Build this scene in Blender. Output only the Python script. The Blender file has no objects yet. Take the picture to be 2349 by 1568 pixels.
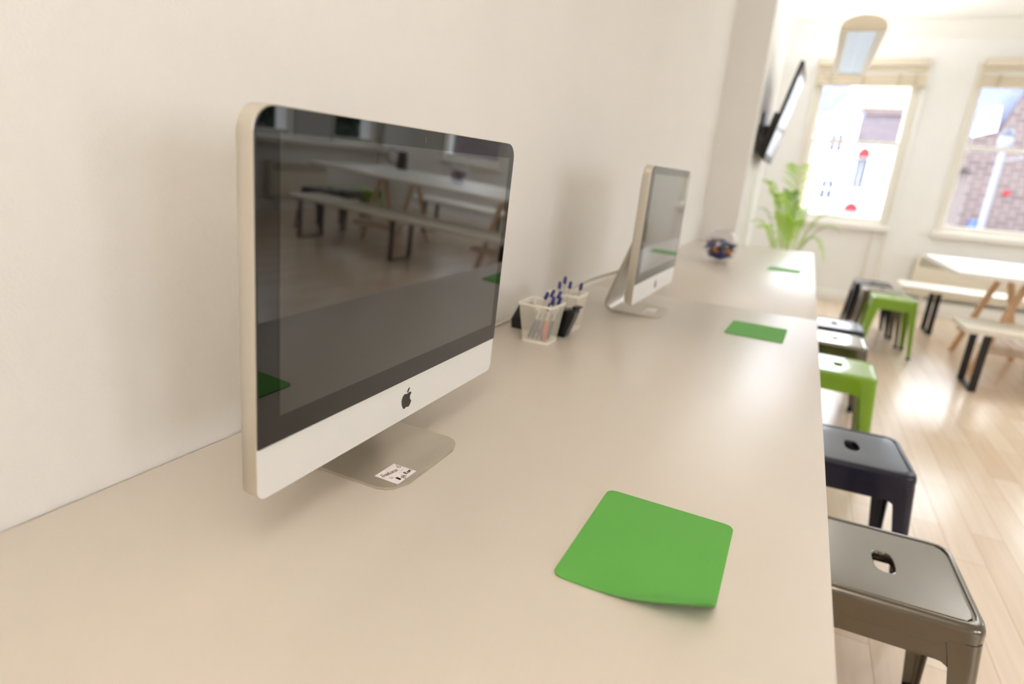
import bpy, bmesh, math, random
from mathutils import Vector, Matrix, Euler
random.seed(7)
PI = math.pi
C = bpy.context.scene.collection
SC = bpy.context.scene
DT = 0.73                      # desk top height

# ------------------------------------------------------------------ materials
def lin(c):
    def f(v):
        v /= 255.0
        return v / 12.92 if v <= 0.04045 else ((v + 0.055) / 1.055) ** 2.4
    return (f(c[0]), f(c[1]), f(c[2]), 1.0)

def mat(name, rgb, rough=0.5, metal=0.0, spec=0.5, ior=1.5, coat=0.0, var=0.0, scale=8.0, bump=0.0, bscale=300.0, coat_rough=0.05, stretch=None):
    m = bpy.data.materials.new(name); m.use_nodes = True
    nt = m.node_tree; b = nt.nodes['Principled BSDF']
    b.inputs['Roughness'].default_value = rough
    b.inputs['Metallic'].default_value = metal
    b.inputs['IOR'].default_value = ior
    b.inputs['Specular IOR Level'].default_value = spec
    b.inputs['Coat Weight'].default_value = coat
    b.inputs['Coat Roughness'].default_value = coat_rough
    col = lin(rgb)
    b.inputs['Base Color'].default_value = col
    tc = nt.nodes.new('ShaderNodeTexCoord')
    src = tc.outputs['Object']
    if stretch:
        mp = nt.nodes.new('ShaderNodeMapping'); mp.inputs['Scale'].default_value = stretch
        nt.links.new(src, mp.inputs[0]); src = mp.outputs[0]
    if var > 0:
        n = nt.nodes.new('ShaderNodeTexNoise'); n.inputs['Scale'].default_value = scale; n.inputs['Detail'].default_value = 4
        nt.links.new(src, n.inputs['Vector'])
        r = nt.nodes.new('ShaderNodeValToRGB')
        r.color_ramp.elements[0].position = 0.3; r.color_ramp.elements[1].position = 0.7
        r.color_ramp.elements[0].color = tuple(max(0, c * (1 - var)) for c in col[:3]) + (1,)
        r.color_ramp.elements[1].color = tuple(min(1, c * (1 + var)) for c in col[:3]) + (1,)
        nt.links.new(n.outputs['Fac'], r.inputs[0]); nt.links.new(r.outputs[0], b.inputs['Base Color'])
    if bump > 0:
        n2 = nt.nodes.new('ShaderNodeTexNoise'); n2.inputs['Scale'].default_value = bscale; n2.inputs['Detail'].default_value = 3
        nt.links.new(src, n2.inputs['Vector'])
        bp = nt.nodes.new('ShaderNodeBump'); bp.inputs['Strength'].default_value = bump; bp.inputs['Distance'].default_value = 0.002
        nt.links.new(n2.outputs['Fac'], bp.inputs['Height']); nt.links.new(bp.outputs[0], b.inputs['Normal'])
    return m

M = {}
M['wall'] = mat('wall_paint', (233, 229, 224), 0.7, var=0.012, scale=2, bump=0.25, bscale=260)
M['wallfar'] = mat('far_wall_paint', (238, 237, 235), 0.7, var=0.012, scale=2)
M['ceil'] = mat('ceiling_paint', (246, 244, 240), 0.8)
M['trim'] = mat('trim_gloss_paint', (240, 238, 233), 0.4)
M['casing'] = mat('window_casing_paint', (226, 221, 209), 0.45)
M['desk'] = mat('desk_laminate', (197, 187, 174), 0.33, var=0.008, scale=3, bump=0.05, bscale=500)
M['deskedge'] = mat('desk_frame_paint', (225, 222, 216), 0.4)
M['chin'] = mat('front_aluminium_lit', (236, 235, 233), 0.42, metal=0.3)  # same aluminium as the shell, light on the front painted in as a paler tone
M['alu'] = mat('brushed_aluminium_shaded', (206, 198, 184), 0.36, metal=0.75, var=0.015, scale=20, bump=0.03, bscale=900)  # shell tone darkened to paint in the shade on its sides
M['alufoot'] = mat('stand_aluminium', (188, 180, 165), 0.34, metal=0.6, var=0.02, scale=15)
M['bezel'] = mat('black_glass', (7, 7, 8), 0.02, ior=1.62, spec=0.5)
M['lcd'] = mat('display_off', (20, 18, 17), 0.03, ior=1.72, coat=0.7, coat_rough=0.02, spec=0.5)
M['logo'] = mat('logo_black', (30, 28, 28), 0.25)
M['mat'] = mat('green_foam', (89, 160, 65), 0.75, var=0.015, scale=12, bump=0.1, bscale=800)
M['paper'] = mat('paper_label', (236, 226, 224), 0.7)
M['ink'] = mat('ink', (38, 26, 46), 0.6)
M['inkgrey'] = mat('ink_faded', (150, 138, 150), 0.6)
M['gun'] = mat('gunmetal_steel', (98, 91, 79), 0.25, metal=0.95, var=0.05, scale=6, coat=0.9, coat_rough=0.08)
M['navy'] = mat('navy_gloss_steel', (12, 15, 38), 0.3, spec=0.3, coat=0.2, coat_rough=0.08)
M['green'] = mat('lime_gloss_steel', (124, 166, 22), 0.28, spec=0.35, coat=0.7, coat_rough=0.08)
M['rubber'] = mat('black_rubber', (22, 22, 22), 0.7)
M['brace'] = mat('brace_dark', (30, 28, 28), 0.5)
M['table'] = mat('table_white', (244, 242, 236), 0.4)
M['bench'] = mat('bench_white', (240, 235, 222), 0.4)
M['blacksteel'] = mat('black_powder_steel', (22, 19, 18), 0.45, bump=0.1, bscale=900)
M['beech'] = mat('beech_wood', (226, 190, 152), 0.5, var=0.12, scale=9, stretch=(1, 1, 0.15))
M['slat'] = mat('pale_slats', (232, 212, 196), 0.4, var=0.05, scale=9)
M['blackp'] = mat('black_plastic', (16, 15, 15), 0.25)
M['tvblack'] = mat('television_housing', (20, 17, 17), 0.3)
M['tvscreen'] = mat('television_screen', (30, 28, 29), 0.2, spec=0.25)
M['tvbez'] = mat('television_bezel', (84, 80, 76), 0.45, spec=0.3)
M['shade'] = mat('luminaire_enamel', (226, 214, 190), 0.4)
M['potwire'] = None
M['potrim'] = mat('white_enamel_wire', (228, 222, 206), 0.4)
M['penblue'] = mat('pen_blue', (20, 22, 96), 0.3)
M['penwhite'] = mat('pen_barrel', (196, 190, 184), 0.25)
M['penred'] = mat('pen_orange', (200, 80, 45), 0.35)
M['penmetal'] = mat('pen_metal', (120, 118, 112), 0.3, metal=1)
M['cable'] = mat('cable_white', (186, 178, 158), 0.4)
M['stem'] = mat('palm_stem', (150, 176, 70), 0.5, var=0.15, scale=9)
M['potgrey'] = mat('plant_pot_white', (225, 222, 215), 0.4)
M['soil'] = mat('soil', (60, 44, 32), 0.95, var=0.3, scale=60, bump=0.8, bscale=90)
M['blind'] = mat('blind_linen', (220, 209, 190), 0.85, var=0.03, scale=40, bump=0.2, bscale=600)
M['blindd'] = mat('blind_tape_linen', (196, 184, 160), 0.85, var=0.03, scale=40)  # slightly darker linen for the tapes across the folds
M['rad'] = mat('heater_enamel', (226, 218, 200), 0.45)
M['radslot'] = mat('heater_slot', (120, 112, 98), 0.7)
M['jug'] = mat('dark_pewter', (70, 66, 62), 0.3, metal=0.9)
M['white_out'] = mat('white_render', (235, 234, 236), 0.8, var=0.02, scale=1)
M['peach'] = mat('peach_render', (188, 156, 138), 0.8, var=0.03, scale=1)
M['slate'] = mat('slate_roof', (108, 114, 138), 0.7, var=0.15, scale=3)
M['dark_win'] = mat('outside_window', (50, 54, 78), 0.5)
M['awning'] = mat('red_awning', (130, 22, 32), 0.7)
M['postw'] = mat('white_post', (116, 116, 124), 0.6)
M['lampdark'] = mat('lamp_dark', (44, 50, 64), 0.4)
M['ground'] = mat('asphalt', (84, 82, 82), 0.9, var=0.1, scale=2)
M['tree_leaf'] = mat('tree_leaf', (26, 44, 20), 0.6, var=0.4, scale=3)
M['bark'] = mat('bark', (70, 56, 44), 0.9, var=0.2, scale=12)
M['blue_sign'] = mat('blue_sign', (24, 60, 130), 0.5)
for nm, c in dict(blue=(24, 44, 130), lightblue=(90, 160, 200), dark=(44, 36, 32), orange=(205, 120, 40), white=(220, 214, 214), purple=(70, 50, 120)).items():
    M['sw_' + nm] = mat('sweet_wrapper_' + nm, c, 0.25, coat=0.5)

def thin_glass(name, tint=(1, 1, 1), f0=0.04, f1=0.6, rough=0.0):
    """thin sheet: see-through with a sheen that grows at grazing angles"""
    m = bpy.data.materials.new(name); m.use_nodes = True
    nt = m.node_tree; nt.nodes.clear()
    o = nt.nodes.new('ShaderNodeOutputMaterial'); mx = nt.nodes.new('ShaderNodeMixShader')
    t = nt.nodes.new('ShaderNodeBsdfTransparent'); g = nt.nodes.new('ShaderNodeBsdfGlossy'); lw = nt.nodes.new('ShaderNodeLayerWeight')
    pw = nt.nodes.new('ShaderNodeMath'); pw.operation = 'POWER'; pw.inputs[1].default_value = 4.0
    ma = nt.nodes.new('ShaderNodeMath'); ma.operation = 'MULTIPLY_ADD'; ma.inputs[1].default_value = f1; ma.inputs[2].default_value = f0
    t.inputs[0].default_value = (*tint, 1); g.inputs['Roughness'].default_value = rough; lw.inputs['Blend'].default_value = 0.5
    nt.links.new(lw.outputs['Facing'], pw.inputs[0]); nt.links.new(pw.outputs[0], ma.inputs[0])
    nt.links.new(ma.outputs[0], mx.inputs[0]); nt.links.new(t.outputs[0], mx.inputs[1]); nt.links.new(g.outputs[0], mx.inputs[2])
    nt.links.new(mx.outputs[0], o.inputs[0])
    return m
def leafmat(name, rgb, trans):
    m = mat(name, rgb, 0.45, var=0.22, scale=7)
    nt = m.node_tree; b = nt.nodes['Principled BSDF']; o = nt.nodes['Material Output']
    tr = nt.nodes.new('ShaderNodeBsdfTranslucent'); tr.inputs[0].default_value = lin(trans)
    mx = nt.nodes.new('ShaderNodeMixShader'); mx.inputs[0].default_value = 0.45
    nt.links.new(b.outputs[0], mx.inputs[1]); nt.links.new(tr.outputs[0], mx.inputs[2]); nt.links.new(mx.outputs[0], o.inputs[0])
    return m
M['leaf'] = leafmat('palm_leaf', (150, 190, 70), (190, 220, 90))
M['leafd'] = leafmat('palm_leaf_dark', (110, 150, 70), (140, 180, 80))
M['pane'] = thin_glass('window_pane')
M['bowl'] = thin_glass('bowl_glass', (0.96, 0.96, 0.97), .06, .8)

def mesh_wire():
    m = bpy.data.materials.new('wire_mesh_sheet'); m.use_nodes = True
    nt = m.node_tree; b = nt.nodes['Principled BSDF']; o = nt.nodes['Material Output']
    b.inputs['Base Color'].default_value = lin((226, 219, 202)); b.inputs['Roughness'].default_value = 0.4
    uv = nt.nodes.new('ShaderNodeTexCoord'); sp = nt.nodes.new('ShaderNodeSeparateXYZ')
    nt.links.new(uv.outputs['UV'], sp.inputs[0])
    def math_(op, a, bb=None):
        n = nt.nodes.new('ShaderNodeMath'); n.operation = op
        for i, v in enumerate((a, bb)):
            if v is None: continue
            if isinstance(v, (int, float)): n.inputs[i].default_value = v
            else: nt.links.new(v, n.inputs[i])
        return n.outputs[0]
    K = 260.0
    a = math_('MULTIPLY', math_('ADD', sp.outputs[0], sp.outputs[1]), K)
    c = math_('MULTIPLY', math_('SUBTRACT', sp.outputs[0], sp.outputs[1]), K)
    fa = math_('ABSOLUTE', math_('SUBTRACT', math_('FRACT', a), 0.5)); fc = math_('ABSOLUTE', math_('SUBTRACT', math_('FRACT', c), 0.5))
    hole = math_('LESS_THAN', math_('MAXIMUM', fa, fc), 0.385)
    mx = nt.nodes.new('ShaderNodeMixShader'); t = nt.nodes.new('ShaderNodeBsdfTransparent')
    nt.links.new(hole, mx.inputs[0]); nt.links.new(b.outputs[0], mx.inputs[1]); nt.links.new(t.outputs[0], mx.inputs[2])
    nt.links.new(mx.outputs[0], o.inputs[0])
    return m
M['potwire'] = mesh_wire()

def brickmat(name, c1, c2, cm, bw, rh, mortar, axis='XZ', rough=0.85):
    m = bpy.data.materials.new(name); m.use_nodes = True
    nt = m.node_tree; b = nt.nodes['Principled BSDF']; b.inputs['Roughness'].default_value = rough
    tc = nt.nodes.new('ShaderNodeTexCoord'); sp = nt.nodes.new('ShaderNodeSeparateXYZ'); cb = nt.nodes.new('ShaderNodeCombineXYZ')
    nt.links.new(tc.outputs['Object'], sp.inputs[0])
    if axis == 'XZ':
        ad = nt.nodes.new('ShaderNodeMath'); nt.links.new(sp.outputs[0], ad.inputs[0]); nt.links.new(sp.outputs[1], ad.inputs[1]); nt.links.new(ad.outputs[0], cb.inputs[0])
    else: nt.links.new(sp.outputs['XYZ'.index(axis[0])], cb.inputs[0])
    nt.links.new(sp.outputs['XYZ'.index(axis[1])], cb.inputs[1])
    br = nt.nodes.new('ShaderNodeTexBrick')
    br.inputs['Scale'].default_value = 1.0; br.inputs['Brick Width'].default_value = bw; br.inputs['Row Height'].default_value = rh
    br.inputs['Mortar Size'].default_value = mortar; br.inputs['Mortar Smooth'].default_value = 0.2
    br.inputs['Color1'].default_value = lin(c1); br.inputs['Color2'].default_value = lin(c2); br.inputs['Mortar'].default_value = lin(cm)
    nt.links.new(cb.outputs[0], br.inputs['Vector']); nt.links.new(br.outputs['Color'], b.inputs['Base Color']); b.inputs['Specular IOR Level'].default_value = 0.2
    return m, nt, br, b
M['brick'] = brickmat('brick_wall', (84, 70, 70), (100, 84, 82), (122, 114, 112), 0.45, 0.16, 0.02)[0]
M['brick2'] = brickmat('brown_brick_wall', (90, 80, 86), (104, 92, 96), (120, 114, 118), 0.45, 0.16, 0.02)[0]

def floormat():
    m, nt, br, b = brickmat('beech_strip_floor', (221, 198, 171), (235, 218, 197), (186, 154, 122), 0.62, 0.098, 0.0012, 'YX', 0.3)
    br.offset = 0.37; br.inputs['Bias'].default_value = 0.0
    tc = nt.nodes.new('ShaderNodeTexCoord'); mp = nt.nodes.new('ShaderNodeMapping'); mp.inputs['Scale'].default_value = (45, 2.2, 1)
    n = nt.nodes.new('ShaderNodeTexNoise'); n.inputs['Scale'].default_value = 1.0; n.inputs['Detail'].default_value = 5
    nt.links.new(tc.outputs['Object'], mp.inputs[0]); nt.links.new(mp.outputs[0], n.inputs['Vector'])
    mx = nt.nodes.new('ShaderNodeMixRGB'); mx.blend_type = 'MULTIPLY'; mx.inputs[0].default_value = 0.35
    r = nt.nodes.new('ShaderNodeValToRGB'); r.color_ramp.elements[0].color = (0.80, 0.71, 0.62, 1); r.color_ramp.elements[1].color = (1, 1, 1, 1)
    r.color_ramp.elements[0].position = 0.3; r.color_ramp.elements[1].position = 0.6
    nt.links.new(n.outputs['Fac'], r.inputs[0]); nt.links.new(br.outputs['Color'], mx.inputs[1]); nt.links.new(r.outputs[0], mx.inputs[2])
    nt.links.new(mx.outputs[0], b.inputs['Base Color'])
    b.inputs['Specular IOR Level'].default_value = 0.5; b.inputs['Coat Weight'].default_value = 0.4; b.inputs['Coat Roughness'].default_value = 0.18
    return m
M['floor'] = floormat()

def louvremat():
    m = bpy.data.materials.new('louvre_mirror'); m.use_nodes = True
    b = m.node_tree.nodes['Principled BSDF']
    b.inputs['Base Color'].default_value = lin((232, 238, 246)); b.inputs['Metallic'].default_value = 0.3; b.inputs['Roughness'].default_value = 0.4; b.inputs['Emission Color'].default_value = (.85, .93, 1, 1); b.inputs['Emission Strength'].default_value = 0.2
    return m
M['louvre'] = louvremat()

# ------------------------------------------------------------------ mesh helpers
def box(bm, c, s, mtx=None, bev=0.0):
    vs = []
    for x in (-.5, .5):
        for y in (-.5, .5):
            for z in (-.5, .5):
                vs.append(bm.verts.new((c[0] + x * s[0], c[1] + y * s[1], c[2] + z * s[2])))
    idx = [(0, 1, 3, 2), (4, 6, 7, 5), (0, 4, 5, 1), (2, 3, 7, 6), (0, 2, 6, 4), (1, 5, 7, 3)]
    fs = [bm.faces.new([vs[i] for i in f]) for f in idx]
    if bev > 0:
        es = list({e for f in fs for e in f.edges})
        r = bmesh.ops.bevel(bm, geom=es, offset=bev, segments=2, affect='EDGES', profile=0.5)
        vs = list({v for v in r['verts']} | {v for v in vs if v.is_valid})
    if mtx is not None:
        for v in vs: v.co = mtx @ v.co
    return vs

def bx(bm, x0, x1, y0, y1, z0, z1, bev=0.0, mtx=None):
    return box(bm, ((x0 + x1) / 2, (y0 + y1) / 2, (z0 + z1) / 2), (abs(x1 - x0), abs(y1 - y0), abs(z1 - z0)), mtx, bev)

def loft(bm, loops, closed=True, cap0=False, cap1=False):
    """bridge successive loops of equal length"""
    L = [[bm.verts.new(p) for p in lp] for lp in loops]
    n = len(L[0])
    for a, b in zip(L, L[1:]):
        for i in range(n if closed else n - 1):
            j = (i + 1) % n
            try: bm.faces.new((a[i], a[j], b[j], b[i]))
            except ValueError: pass
    if cap0: bm.faces.new(list(reversed(L[0])))
    if cap1: bm.faces.new(L[-1])
    return L

def tube(bm, pts, r, n=8, cap=True, r2=None):
    pts = [Vector(p) for p in pts]
    loops = []; up = Vector((0, 0, 1)); prev = None
    for i, p in enumerate(pts):
        d = (pts[min(i + 1, len(pts) - 1)] - pts[max(i - 1, 0)]).normalized()
        if prev is None:
            a = d.cross(up)
            if a.length < 1e-3: a = d.cross(Vector((1, 0, 0)))
        else:
            a = prev - d * prev.dot(d)
        a.normalize(); b = d.cross(a); prev = a
        rr = r if r2 is None else r + (r2 - r) * i / (len(pts) - 1)
        loops.append([p + (a * math.cos(t) + b * math.sin(t)) * rr for t in [2 * PI * k / n for k in range(n)]])
    loft(bm, loops, True, cap, cap)

def lathe(bm, prof, n=32, c=(0, 0, 0), cap0=False, cap1=False):
    loops = [[(c[0] + r * math.cos(2 * PI * k / n), c[1] + r * math.sin(2 * PI * k / n), c[2] + z) for k in range(n)] for r, z in prof]
    return loft(bm, loops, True, cap0, cap1)

def prism(bm, pts2, a, b, plane='XZ'):
    """extrude a 2-D outline; plane XZ extrudes along Y from a to b, YZ along X, XY along Z"""
    def P(p, t):
        return {'XZ': (p[0], t, p[1]), 'YZ': (t, p[0], p[1]), 'XY': (p[0], p[1], t)}[plane]
    loft(bm, [[P(p, a) for p in pts2], [P(p, b) for p in pts2]], True, True, True)

def bez(p0, p1, p2, p3, n):
    out = []
    for i in range(n + 1):
        t = i / n; u = 1 - t
        out.append(tuple(u ** 3 * a + 3 * u * u * t * b + 3 * u * t * t * c + t ** 3 * d for a, b, c, d in zip(p0, p1, p2, p3)))
    return out

def catmull(pts, n=8):
    pts = [Vector(p) for p in pts]; out = []
    for i in range(len(pts) - 1):
        a = pts[max(i - 1, 0)]; b = pts[i]; c = pts[i + 1]; d = pts[min(i + 2, len(pts) - 1)]
        for k in range(n):
            t = k / n
            out.append(0.5 * ((2 * b) + (c - a) * t + (2 * a - 5 * b + 4 * c - d) * t * t + (-a + 3 * b - 3 * c + d) * t ** 3))
    out.append(pts[-1])
    return out

def rrect(w, h, r, n=6, c=(0, 0)):
    """rounded rectangle outline centred at c, r may be 4 radii (bl, br, tr, tl)"""
    rs = r if isinstance(r, (tuple, list)) else (r,) * 4
    out = []
    for (sx, sy, a0), q in zip(((-1, -1, PI), (1, -1, 1.5 * PI), (1, 1, 0), (-1, 1, .5 * PI)), rs):
        cx = c[0] + sx * (w / 2 - q); cy = c[1] + sy * (h / 2 - q)
        for k in range(n + 1):
            a = a0 + .5 * PI * k / n
            out.append((cx + q * math.cos(a), cy + q * math.sin(a)))
    return out

def obj(name, bm, m, parent=None, sharp=35, recalc=True):
    if recalc: bmesh.ops.recalc_face_normals(bm, faces=bm.faces[:])
    me = bpy.data.meshes.new(name); bm.to_mesh(me); bm.free()
    if sharp is not None:
        me.polygons.foreach_set('use_smooth', [True] * len(me.polygons))
        me.set_sharp_from_angle(angle=math.radians(sharp))
    ms = m if isinstance(m, (list, tuple)) else [m]
    for q in ms: me.materials.append(q)
    o = bpy.data.objects.new(name, me); C.objects.link(o)
    if parent: o.parent = parent
    return o

def tag(o, label=None, cat=None, group=None, kind=None):
    if label: o['label'] = label
    if cat: o['category'] = cat
    if group: o['group'] = group
    if kind: o['kind'] = kind
    return o

def thing(name, label, cat, loc=(0, 0, 0), rz=0.0, group=None):
    o = bpy.data.objects.new(name, None); C.objects.link(o)
    o.location = loc; o.rotation_euler = (0, 0, rz); o.empty_display_size = 0.05
    return tag(o, label, cat, group)

def dup(o, parent=None):
    c = o.copy(); C.objects.link(c)
    if parent: c.parent = parent
    for ch in list(o.children): dup(ch, c)
    return c

def B(): return bmesh.new()

def struct(name, bm, m, parent=None, sharp=35):
    return tag(obj(name, bm, m, parent, sharp), kind='structure')

# ------------------------------------------------------------------ room shell
X1, Y0, Y1, ZC = 5.35, -2.2, 7.5, 2.8
FARWIN = [(0.56, 1.48), (1.95, 2.87), (3.38, 4.30)]       # openings in the far wall (x)
SIDEWIN = [(-2.0, -1.0), (-.6, .4), (4.85, 5.82), (6.5, 7.44)]   # openings in the right wall (y)
WZ0, WZ1 = 0.86, 2.42

bm = B(); bx(bm, -0.2, X1 + .3, Y0 - .2, Y1 + .3, -0.12, 0.0); struct('floor', bm, M['floor'])
bm = B(); bx(bm, -0.2, X1 + .3, Y0 - .2, Y1 + .3, ZC, ZC + .12); struct('ceiling', bm, M['ceil'])
bm = B(); bx(bm, -0.2, 0.0, Y0, Y1, 0, ZC); struct('wall_left', bm, M['wall'])
bm = B(); bx(bm, 0.0, X1, Y0 - .2, Y0, 0, ZC); struct('wall_back', bm, M['wall'])
bm = B(); bx(bm, 0.0, 0.262, 4.82, 6.45, 0, ZC); struct('wall_pillar', bm, M['wall'])

def wall_open(name, u0, u1, openings, place, m):
    bm = B(); us = [u0]
    for a, b in openings: us += [a, b]
    us.append(u1)
    for i in range(0, len(us), 2): place(bm, us[i], us[i + 1], 0, ZC)
    for a, b in openings:
        place(bm, a, b, 0, WZ0); place(bm, a, b, WZ1, ZC)
    return struct(name, bm, m)
wall_open('wall_far', -0.2, X1 + .3, FARWIN, lambda bm, a, b, c, d: bx(bm, a, b, Y1, Y1 + .3, c, d), M['wallfar'])
wall_open('wall_right', Y0, Y1, SIDEWIN, lambda bm, a, b, c, d: bx(bm, X1, X1 + .3, a, b, c, d), M['wallfar'])
# cove along the far wall, skirting
bm = B()
prism(bm, [(Y1, ZC - .14), (Y1, ZC), (Y1 - .12, ZC), (Y1 - .09, ZC - .03), (Y1 - .035, ZC - .08)], 0.0, X1, 'YZ'); struct('trim_1', bm, M['trim'])
def skirt(name, x0, x1, y0, y1):
    bm = B(); bx(bm, x0, x1, y0, y1, 0, .12, 0.004)
    return struct(name, bm, M['trim'])
skirt('baseboard_far', 0.0, X1 - .02, Y1 - .02, Y1)
skirt('baseboard_right', X1 - .02, X1, Y0, Y1)
skirt('baseboard_left', 0, .018, Y0, 4.8)
# low white pipe box along the far wall behind bench, and architrave strips running down to the floor beside window 1
bm = B(); bx(bm, 1.62, 4.9, Y1 - .07, Y1 - .021, 0.0, .155, .004); struct('trim_2', bm, M['trim'])
bm = B(); bx(bm, 1.50, 1.54, Y1 - .035, Y1, .12, WZ1 - .02, .004); struct('trim_3', bm, M['trim'])
bm = B(); tube(bm, [(1.385, Y1 - .02, .12), (1.385, Y1 - .02, .80)], .012); struct('trim_4', bm, M['casing'])
# long boxed-in sill on the right wall
bm = B(); bx(bm, X1 - .16, X1, 3.0, 7.46, .80, .86, .006); struct('trim_5', bm, M['trim'])

def window(n, u0, u1, far=True):
    """sash window; local u along wall, d into the wall, z up"""
    if far: T = Matrix(((1, 0, 0, 0), (0, 1, 0, Y1), (0, 0, 1, 0), (0, 0, 0, 1)))
    else: T = Matrix(((0, 1, 0, X1), (1, 0, 0, 0), (0, 0, 1, 0), (0, 0, 0, 1)))
    bm = B()
    f = .035
    bx(bm, u0, u0 + f, .02, .14, WZ0, WZ1, 0, T); bx(bm, u1 - f, u1, .02, .14, WZ0, WZ1, 0, T)
    bx(bm, u0 + f, u1 - f, .02, .14, WZ1 - f, WZ1, 0, T); bx(bm, u0 + f, u1 - f, .02, .14, WZ0, WZ0 + .03, 0, T)
    # casing round the opening on the room side
    bx(bm, u0 - .03, u0 + .012, -.02, .019, WZ0 - .02, WZ1 - .06, 0, T); bx(bm, u1 - .06, u1 + .018, -.02, .019, WZ0 - .02, WZ1 - .06, 0, T)
    bx(bm, u0 - .03, u1 + .018, -.02, .019, WZ1 - .06, WZ1 + .03, 0, T)
    root = struct('window_%d' % n, bm, M['casing'])
    bm = B(); bx(bm, u0 - .05, u1 + .04, -.075 if far else -.02, .05, WZ0 - .05, WZ0 + .005, .004, T); obj('sill', bm, M['trim'], root)
    zm = 1.685
    for nm, z0, z1, d in (('lower_sash', WZ0 + .02, zm + .02, .05), ('upper_sash', zm - .02, WZ1 - .03, .09)):
        a, b = u0 + .03, u1 - .03; s = .035
        bm = B()
        bx(bm, a, a + s, d, d + .035, z0, z1, 0, T); bx(bm, b - s, b, d, d + .035, z0, z1, 0, T)
        bx(bm, a + s, b - s, d, d + .035, z0, z0 + (.05 if 'lower' in nm else .035), 0, T); bx(bm, a + s, b - s, d, d + .035, z1 - .035, z1, 0, T)
        so = obj(nm, bm, M['trim'], root)
        bm = B(); vs = [bm.verts.new(T @ Vector(p)) for p in ((a, d + .018, z0), (b, d + .018, z0), (b, d + .018, z1), (a, d + .018, z1))]; bm.faces.new(vs)
        obj('pane', bm, M['pane'], so)
    return root
for i, (a, b) in enumerate(FARWIN): window(i + 1, a, b)
for i, (a, b) in enumerate(SIDEWIN): window(i + 4, a, b, False)

# roman blinds gathered at the top of the far windows
def blind(u0, u1, label):
    t = thing('roman_blind', label, 'blind', ((u0 + u1) / 2, Y1 - .06, 2.48), 0, 'roman blinds drawn up at the far windows')
    w = (u1 - u0) / 2
    bm = B(); bx(bm, -w, w, -.03, .03, -.07, 0, .004); obj('headrail', bm, M['blind'], t)
    bm = B(); bx(bm, -w, w, .02, .03, -.118, -.07); obj('backing', bm, M['blind'], t)
    bm = B()
    prof = [(-.02, -.152), (-.045, -.170), (-.03, -.188), (-.05, -.206), (-.032, -.224), (-.052, -.243), (-.03, -.262), (-.005, -.262), (-.002, -.152)]
    loops = []
    for k in range(25):
        u = -w + 2 * w * k / 24; s = .004 * math.sin(u * 14)
        loops.append([(u, p[0] + s, p[1] + .003 * math.sin(u * 9 + p[0] * 60)) for p in prof])
    loft(bm, loops, True, True, True); f = obj('folded_fabric', bm, M['blind'], t, 60)
    for u in (-w * .72, -w * .12, w * .52, w * .80):
        bm = B(); bx(bm, u - .014, u + .014, -.058, -.048, -.262, -.15); obj('tape', bm, M['blindd'], f)
    for u in (-w * .98, w * .98 - .03):
        bm = B(); tube(bm, [(u + .012, -.012, -.07), (u + .012, -.012, -.2)], .0025, 6); obj('lift_cord', bm, M['blind'], t)
    return t
blind(.545, 1.52, 'cream roman blind drawn up over the window beside the potted palm')
blind(1.96, 2.93, 'cream roman blind drawn up over the window behind the long white table')

# convector heaters
def heater(name, label, w, h, d, loc, rz):
    t = thing(name, label, 'heater', loc, rz, 'wall heaters')
    bm = B(); bx(bm, 0, w, -d, 0, 0, h, .01); body = obj('casing', bm, M['rad'], t)
    bm = B()
    for k in range(6): bx(bm, .03, w - .03, -d - .002, -d + .01, h - .035 - k * .016, h - .028 - k * .016)
    obj('grille', bm, M['radslot'], t)
    for x in (.12, w - .12):
        bm = B(); bx(bm, x - .012, x + .012, -d + .005, -d + .03, -loc[2], .003); obj('foot', bm, M['rad'], t)
    return t
heater('convector_heater', 'cream wall heater with slotted top under the window behind the white table', 1.35, .41, .09, (1.83, Y1 - .025, .205), 0)
heater('convector_heater', 'cream wall heater on the side wall, seen mirrored in the nearer screen', .95, .42, .09, (X1 - .025, 5.36 + .95, .17), -PI / 2)

# ------------------------------------------------------------------ desk
W = 0.8105
def desk(name, label, y0, y1):
    t = thing(name, label, 'desk', (W / 2, (y0 + y1) / 2, 0), 0, 'white desks along the wall'); L = (y1 - y0) / 2
    bm = B(); bx(bm, -W / 2 + .003, W / 2, -L, L, DT - .026, DT, .0015); obj('worktop', bm, M['desk'], t)
    for sx in (-1, 1):
        for sy in (-1, 1):
            bm = B(); cx, cy = sx * (W / 2 - .12), sy * (L - .14); bx(bm, cx - .025, cx + .025, cy - .025, cy + .025, 0, DT - .026, .003); obj('leg', bm, M['deskedge'], t)
    bm = B()
    for sx in (-1, 1): bx(bm, sx * (W / 2 - .12) - .012, sx * (W / 2 - .12) + .012, -L + .165, L - .165, DT - .075, DT - .026)
    for sy in (-1, 1): bx(bm, -W / 2 + .145, W / 2 - .145, sy * (L - .14) - .012, sy * (L - .14) + .012, DT - .075, DT - .026)
    obj('rail', bm, M['deskedge'], t)
    return t
desk('desk', 'cream laminate desk along the wall carrying the large foreground computer', -.42, 2.2325)
desk('desk', 'cream laminate desk beyond the joint, carrying the bowl of sweets', 2.2345, 4.79)

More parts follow.
